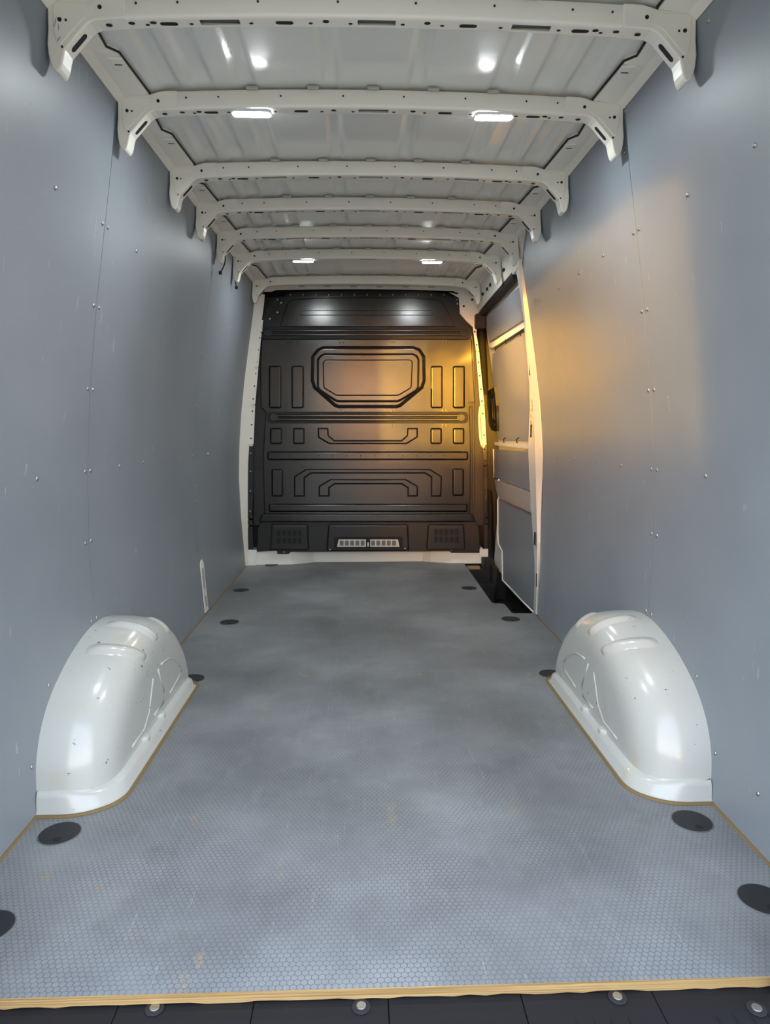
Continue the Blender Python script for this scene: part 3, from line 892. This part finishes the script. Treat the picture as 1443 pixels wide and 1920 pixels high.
# side flanges
bplate('side_flange', [(482, 640), (488, 640), (489, 764), (498, 772), (493, 857), (496, 985), (476, 985), (473, 880), (474, 790), (478, 700)], -.002, .02, mat=M_BLKD, bevel=.003)
bplate('side_flange', [(886, 640), (893, 660), (899, 740), (905, 830), (909, 985), (881, 985), (882, 838), (880, 762), (890, 757)], -.002, .02, mat=M_BLKD, bevel=.003)
bplate('side_lip', [(877, 754), (889, 754), (889, 960), (884, 960), (884, 763), (877, 763)], -.018, .02, mat=M_BLKD, bevel=.003)
bplate('flange_joint', [(474, 876), (494, 876), (494, 878), (474, 878)], -.006, .004, mat=M_RUB, bevel=0)
bplate('flange_joint', [(889, 875), (908, 875), (908, 877), (889, 877)], -.006, .004, mat=M_RUB, bevel=0)
# ledge and console below
bplate('ledge', [(492, 962), (884, 962), (890, 978), (486, 978)], -.045, .05, mat=M_BLK, bevel=.012, seg=3)
con = bplate('console', [(482, 1034), (483, 990), (488, 980), (498, 975), (690, 973), (882, 974), (892, 980), (898, 992), (899, 1036), (845, 1036), (842, 1033), (545, 1034), (542, 1038), (520, 1038), (520, 1032)], -.022, .03, mat=M_BLKD, bevel=.006, seg=3)
for poly in ([(510, 982), (578, 982), (580, 1030), (507, 1030)], [(616, 982), (764, 982), (766, 1031), (612, 1031)], [(801, 982), (868, 982), (871, 1030), (798, 1030)]):
    bplate('console_bulge', poly, -.055, .045, mat=M_BLKD, bevel=.014, parent=con, seg=4)
for gx, gy in ((521, 992), (812, 990)):
    for i in range(5):
        for j in range(2):
            x = gx + 9.7 * i; y = gy + 14 * j
            bplate('vent_opening', rrect(x, y, x + 7, y + 11, 1), -.0562, .003, mat=M_HOLE, bevel=0, parent=con)
bplate('strip_pocket', rrect(626, 1004, 754, 1026, 2), -.0562, .003, mat=M_HOLE, bevel=0, parent=con)
ls = bplate('slotted_strip', [(635, 1009), (745, 1009), (748, 1023), (632, 1023)], -.0595, .004, mat=M_PLASTIC, bevel=.002, parent=con)
for i in range(11):
    x = 637 + 9.72 * i
    if i == 5:
        bplate('strip_catch', rrect(x, 1008, x + 8, 1023.5, 1.5), -.0645, .005, mat=M_RUB, bevel=.001, parent=ls)
        bplate('catch_tongue', rrect(x + 2.6, 1014, x + 5.4, 1022, 1.2), -.066, .002, mat=M_PLASTIC, bevel=.0005, parent=ls)
    else:
        bplate('strip_opening', rrect(x, 1011, x + 7.2, 1020.5, 1.4), -.0605, .002, mat=M_VENT, bevel=0, parent=ls)
for q in ((467, 1030), (533, 1034), (845, 1031), (619, 1028), (758, 1026)):
    obj('screw', *disc(bk(*q, -.056 if 600 < q[0] < 800 else -.024), .005, 'y', -.002, 10), M_STEEL, con)

# ---- cream sill under the bulkhead and the front corners (body metal)
fs = struct(empty('trim_2', (0, Y_BULK, 0)))
top = [(482, 1032), (520, 1030), (545, 1034), (580, 1033), (620, 1029), (690, 1029), (760, 1029), (800, 1031), (845, 1034), (860, 1028), (899, 1032)]
def sill_y(px):   # plan: middle stands back
    if 585 < px < 795: return 5.035
    if 570 < px <= 585 or 795 <= px < 810: return 5.0
    return 4.955
A, B = [], []
xsil = [463, 482, 520, 545, 572, 588, 620, 690, 760, 792, 808, 845, 870, 905]
for x in xsil:
    y = sill_y(x); z = .108
    px3 = atY(x, 1040, y)
    A.append((px3.x, y + .012, z + (.01 if x in (520, 870) else 0))); B.append((px3.x, y, -.004))
obj('front_sill', *strip(A, B), M_CREAM, fs, solid=.004, bevel=0)
A2 = [(p[0], p[1] + .12, p[2]) for p in A]
obj('front_sill_top', *strip(A, A2), M_CREAM, fs)
obj('front_wall', *box(-1.0, 1.0, 5.20, 5.24, -.3, 2.08), M_BLKD, fs)

# ---- left front pillar (white strip, drilled flange)
def pstrip(name, A, B, mat, parent, y, dy=0, th=.003):
    a = [atY(px, py, y) for px, py in A]; b = [atY(px, py, y + dy) for px, py in B]
    return obj(name, *strip(a, b), mat, parent, solid=th, solid_off=0)
lp = struct(empty('trim_3', (-.85, 4.9, 0)))
pl_out = smoothpoly([(491, 552), (489, 575), (485, 610), (479, 660), (470, 740), (462, 820), (458, 880), (458, 930), (461, 1000), (463, 1060)], 1)
pl_in = [(q.x, q.y) for q in []]
def v2(l): return [Vector((x, y, 0)) for x, y in l]
po = smoothpoly(v2([(491, 552), (489, 575), (485, 610), (478, 660), (469, 740), (461, 820), (458, 880), (458, 930), (461, 1000), (463, 1060)]), 1)
pi = smoothpoly(v2([(496, 552), (494, 575), (489, 610), (485, 660), (475, 740), (469, 820), (465, 880), (465, 930), (465, 1000), (466, 1060)]), 1)
obj('pillar_skin', *strip([(-wallx(max(0, atY(p.x, p.y, 4.90).z)) - .004, 4.88, atY(p.x, p.y, 4.90).z) for p in po], [atY(p.x, p.y, 4.935) for p in pi]), M_CREAM, lp, smooth=True, solid=.004, solid_off=0)
segs = [((489, 600), (485, 622), (491, 622), (493, 600), M_CREAM), ((485, 624), (475, 688), (484, 688), (490, 624), M_CREAM), ((475, 690), (469, 758), (478, 758), (484, 690), M_CREAM), ((469, 760), (465, 833), (475, 833), (478, 760), M_CREAM),
        ((465, 836), (464, 972), (473, 972), (475, 836), M_BLKD), ((464, 975), (464, 985), (473, 985), (473, 975), M_BLKD), ((464, 988), (465, 1030), (475, 1030), (473, 988), M_BLKD), ((464, 1031), (465, 1062), (480, 1060), (480, 1031), M_CREAM)]
for a, b, c, d, mt in segs:
    o = obj('flange_strip', *prism([atY(*q, 4.93) for q in (a, b, c, d)], (0, .01, 0)), mt, lp, bevel=.0015)
    if mt is M_CREAM and b[1] - a[1] > 50:
        for t in (.15, .5, .85):
            q = ((a[0] + d[0]) / 2 * (1 - t) + (b[0] + c[0]) / 2 * t, a[1] * (1 - t) + b[1] * t)
            obj('bolt_hole', *disc(atY(*q, 4.93), .006, 'y', -.0012, 8), M_HOLE, o)
    elif b[1] - a[1] > 100:
        for t in (.1, .35, .62, .9):
            q = ((a[0] + d[0]) / 2 * (1 - t) + (b[0] + c[0]) / 2 * t, a[1] * (1 - t) + b[1] * t)
            obj('screw', *disc(atY(*q, 4.93), .005, 'y', -.0015, 8), M_STEEL, o)
for q in ((479, 689), (472, 759), (469, 834.5)):
    p = atY(*q, 4.925); obj('joint_tab', *box(p.x - .018, p.x + .018, 4.922, 4.932, p.z - .008, p.z + .008), M_WHITE, lp, bevel=.002)

# ---- right front pillar with drilled flange and white corner plate
rp = struct(empty('trim_4', (.85, 4.9, 0)))
corner = [(842, 548), (857, 552), (866, 540), (905, 540), (906, 560), (897, 585), (893, 625), (886, 613), (874, 602), (862, 588), (860, 558)]
cc = [atY(x, y, 4.945) for x, y in corner]
mid = Vector((0, 0, 0))
for p in cc: mid += p / len(cc)
obj('corner_plate', *prism(cc, (0, .01, 0)), M_BOW, rp)
for q in ((869, 574), (885, 562)): obj('bolt_hole', *disc(atY(*q, 4.944), .008, 'y', -.001, 10), M_HOLE, rp)
segs = [((886, 613), (892, 658), (898, 658), (891, 613), M_CREAM), ((892, 659), (900, 760), (908, 760), (898, 659), M_CREAM), ((900, 761), (904, 834), (912, 834), (908, 761), M_CREAM), ((904, 835), (906, 873), (913, 873), (912, 835), M_BLK),
        ((906, 875), (907, 970), (914, 970), (913, 875), M_BLK), ((906, 972), (906, 982), (915, 982), (914, 972), M_BLK), ((907, 984), (907, 1029), (914, 1029), (914, 984), M_BLKD), ((899, 1030), (899, 1046), (915, 1045), (915, 1029), M_CREAM)]
for a, b, c, d, mt in segs:
    o = obj('flange_strip', *prism([atY(*q, 4.93) for q in (a, b, c, d)], (0, .01, 0)), mt, rp, bevel=.0015)
    if b[1] - a[1] > 36:
        for t in ((.2, .45, .7, .92) if b[1] - a[1] > 80 else (.2, .75)):
            q = ((a[0] + d[0]) / 2 * (1 - t) + (b[0] + c[0]) / 2 * t, a[1] * (1 - t) + b[1] * t)
            obj('bolt_hole', *disc(atY(*q, 4.93), .0065, 'y', -.0012, 8), M_HOLE, o)
# grab handle on that flange
gp = [(897, 765), (895.5, 780), (896.5, 800), (897.5, 820), (900, 834)]
g3 = smoothpoly([atY(901, 762, 4.925)] + [atY(x, y, 4.90) for x, y in [(a_ + 2.5, b_) for a_, b_ in gp]] + [atY(904, 837, 4.925)], 2)
gh = empty('grab_handle', atY(904, 837, 4.92)); tag(gh, 'slim pale grab handle on the pillar right of the bulkhead, lit by sun', 'handle')
obj('grip', *tube(g3, .0085, 8), M_CREAM, gh, smooth=True)
for q in ((902, 763), (905, 836)):
    obj('foot', *disc(atY(*q, 4.929), .014, 'y', -.008, 12), M_CREAM, gh, bevel=.002)

# ================================================================== SLIDING DOOR AND ITS OPENING (right)
wr = walls[1]
# rear door pillar: ruled strips between lining edge and opening
edgeR = [(978, 487), (989, 570), (1002, 667), (1012, 761), (1015.6, 817), (1017, 859), (1013, 998), (1011, 1077), (1007.7, 1152)]
edgeM = [(972, 487), (982, 570), (991, 667), (999, 761), (1002, 817), (1003.5, 859), (1007, 998), (1008, 1077), (1004.5, 1152)]
edgeL = [(966, 500), (979, 570), (988, 667), (994, 745), (991, 817), (990, 859), (999, 1005), (1003, 1063), (1000, 1150)]
eR = [atW(*q, 1, .0) for q in smoothpoly(v2(edgeR), 1) for q in [(q.x, q.y)]]
eM = [atW(*q, 1, -.014) for q in smoothpoly(v2(edgeM), 1) for q in [(q.x, q.y)]]
eM2 = [p + Vector((.010, .012, 0)) for p in eM]
eL = [atW(*q, 1, .012) for q in smoothpoly(v2(edgeL), 1) for q in [(q.x, q.y)]]
eLo = [p + Vector((.06, .01, 0)) for p in eL]
dpil = struct(empty('trim_5', (.88, 3.56, 0)))
obj('pillar_skin', *strip(eR, eM), M_CREAM, dpil, smooth=True, solid=.003, solid_off=0)
inn = obj('pillar_return', *join(strip(eM, eM2), strip(eM2, eL), strip(eL, eLo)), M_CREAM, dpil, solid=.003, solid_off=0)
for q in ((995, 691), (997, 808), (1008, 1088), (1004, 1010)):
    p = atW(*q, 1, -.001); obj('pillar_slot', *obround((p.x - .004, p.y, p.z), .012, .012, 'x', -.002) if False else prism([(p.x - .004, p.y - .012, p.z - .035), (p.x - .004, p.y + .012, p.z - .035), (p.x - .004, p.y + .012, p.z + .035), (p.x - .004, p.y - .012, p.z + .035)], (-.003, 0, 0)), M_HOLE, dpil)
for y_ in (752, 760, 768, 780, 792):
    p = atW(997.5, y_, 1, .004); obj('label_tab', *prism([(p.x - .004, p.y - .02, p.z - .009), (p.x - .004, p.y + .02, p.z - .009), (p.x - .004, p.y + .02, p.z + .009), (p.x - .004, p.y - .02, p.z + .009)], (-.003, 0, 0)), M_GREYM, dpil)
# header above the opening
hA = [(.757, 3.53, 1.945), (.757, 4.0, 1.945), (.757, 4.5, 1.945), (.757, 4.93, 1.945)]
ob = [atW(968, 506, 1, .004), atW(945, 531, 1, .004), atW(920, 560, 1, .004), atW(897, 587, 1, .004)]
hA2 = [Vector((.757, p.y, 1.945)) for p in ob]
hdr = obj('door_header', *join(strip([Vector((.757, 3.45, 1.945))] + hA2, [atW(979, 490, 1, .0)] + ob), strip(ob, [p + Vector((.05, 0, .004)) for p in ob])), M_BOW, dpil, solid=.003, solid_off=0)
for q in ((960, 488), (944, 506), (929, 523), (919, 534), (913, 542), (905, 551)):
    p = atW(*q, 1, -.002); obj('clip', *box(p.x - .006, p.x + .004, p.y - .018, p.y + .018, p.z - .008, p.z + .008), M_RUB, hdr, bevel=.002)
# rubber seal round the opening
s_path = smoothpoly([atW(969, 512, 1, .03), atW(950, 534, 1, .03), atW(925, 562, 1, .03), atW(901, 590, 1, .03), atW(901, 612, 1, .03), atW(906, 690, 1, .03), atW(911, 780, 1, .03), atW(916, 880, 1, .03), atW(917, 960, 1, .03), atW(917, 1040, 1, .03), atW(921, 1066, 1, .03)], 2)
obj('door_seal', *tube(s_path, .030, 8), M_RUB, dpil, smooth=True)
bx = atW(900, 604, 1, .01)
obj('rail_stop', *box(bx.x - .04, bx.x + .03, bx.y - .06, bx.y + .02, bx.z - .05, bx.z + .05), M_RUB, dpil, bevel=.006)
obj('floor_bracket', *box(.83, .90, 4.80, 4.93, -.02, .05), M_RUB, dpil, bevel=.004)
obj('floor_bracket', *box(.87, .905, 4.70, 4.90, -.16, .02), M_RUB, dpil, bevel=.006)

DO = .045
door = struct(empty('door_1', (.93, 4.2, -.03)))
def dq(px, py, off=0): return atW(px, py, 1, DO + off)
# door shell: cream inner frame, curved like the wall
rows = []
for i in range(41):
    z = -.03 + 1.86 * i / 40
    rows.append([(wallx(z) + DO + .012, y, z) for y in (3.52, 4.0, 4.5, 5.0)])
obj('door_frame', *grid(rows), M_CREAM, door, smooth=True, solid=.03, solid_off=1.0)
def dpanel(name, poly, off, th, mat, bevel=.003, parent=None, sub=1):
    """panel on the door following the wall curve: polygon in pixels as left and right edge chains"""
    Lc, Rc = poly; n = max(len(Lc), len(Rc), 8)
    a = lerp_poly([(x, y, 0) for x, y in Lc], n); b = lerp_poly([(x, y, 0) for x, y in Rc], n)
    A3 = [dq(p.x, p.y, off) for p in a]; B3 = [dq(p.x, p.y, off) for p in b]
    rows = [[A3[i].lerp(B3[i], t / 3) for t in range(4)] for i in range(n)]
    for r_ in rows:
        for p in r_: p.x = wallx(p.z) + DO + off
    return obj(name, *grid(rows), mat, parent or door, smooth=False, solid=th, solid_off=1.0, bevel=0)
dpanel('upper_lining', ([(911, 594), (914, 622), (917, 641)], [(977, 534), (981, 570), (985, 597)]), -.004, .006, M_WALL)
dpanel('cross_member', ([(916, 646), (922, 653)], [(985, 603), (986, 612)]), -.018, .02, M_CREAM)
wlin = dpanel('window_lining', ([(923, 664), (922.5, 690), (924, 760), (929, 815), (935, 826)], [(988, 618), (992, 680), (996, 740), (994, 800), (993, 828)]), .002, .006, M_WALL)
dpanel('mid_lining', ([(925, 842), (925, 870), (926, 895)], [(993, 848), (993, 890), (993, 921)]), -.004, .006, M_WALL)
dpanel('cross_beam', ([(926, 899), (929, 915), (933, 931)], [(993, 924), (993, 945), (995, 961)]), -.020, .024, M_GREYM)
dpanel('lower_lining', ([(933, 936), (933, 1000), (934, 1022), (940, 1036), (941, 1087)], [(995, 964), (1001, 1010), (1005, 1070), (1005, 1110), (1003, 1146)]), -.004, .006, M_WALL)
dpanel('waist_ledge', ([(926, 829), (927, 835)], [(993, 838), (993, 842)]), -.014, .018, M_CREAM)
# slim raised rims round the lower lining and the window lining
for path in ([(933, 936), (933, 1000), (934, 1020), (941, 1034), (942, 1088), (960, 1107), (980, 1128), (1001, 1149)], [(925, 842), (925, 870), (926, 896)]):
    obj('rim', *tube([dq(x, y, -.006) for x, y in path], .006, 6), M_CREAM, door, smooth=True)
# inner latch: black plastic surround and pocket
lat_ = dpanel('latch_cover', ([(913, 733), (912.5, 760), (915, 795), (921, 806)], [(926, 726), (930, 760), (931, 790), (931, 808)]), -.016, .02, M_BLKD)
dpanel('latch_pocket', ([(915.5, 748), (917, 786)], [(924.5, 747), (926.5, 787)]), -.020, .006, M_HOLE, parent=lat_)
dpanel('latch_lever', ([(917, 751), (918.5, 783)], [(921, 751), (923, 784)]), -.024, .006, M_BLKD, parent=lat_)
for q in ((921.5, 736), (927, 797)):
    p = dq(*q, -.018); obj('latch_screw', *disc(p, .011, 'x', -.003, 10), M_HOLE, lat_)
# small wire clips at the top and foot of the window lining
for q in ((931, 652), (951, 637), (979, 622), (947, 824), (972, 824)):
    p = dq(*q, -.004)
    obj('wire_clip', *tube([p + Vector((-.004, -.02, .012)), p + Vector((-.014, 0, 0)), p + Vector((-.006, .012, -.022))], .0035, 5), M_RUB, wlin)
obj('wire', *tube([dq(x, y, -.006) for x, y in ((928, 655), (940, 646), (952, 638), (965, 630), (981, 620))], .0035, 5), M_RUB, wlin)

# ================================================================== DANGLING CABLES on the left
def cable(pts, y, label):
    P = [atY(px, py, y) for px, py in pts]
    P = smoothpoly(P, 2)
    r = empty('loose_cable', P[0]); tag(r, label, 'cable', 'loose cable ends on the left roof side')
    obj('wire', *tube(P, .0032, 6), M_RUB, r, smooth=True)
    e = P[-1]; obj('plug', *box(e.x - .008, e.x + .008, e.y - .006, e.y + .006, e.z - .012, e.z + .004), M_RUB, r, bevel=.002)
cable([(419, 474), (422, 480), (422, 492), (418, 503), (413, 510)], 3.62, 'thin black cable hanging in a curve from the fifth roof bow')
cable([(443, 511), (441.5, 520), (441, 528), (443, 538)], 4.06, 'short black cable hanging straight from the sixth roof bow')
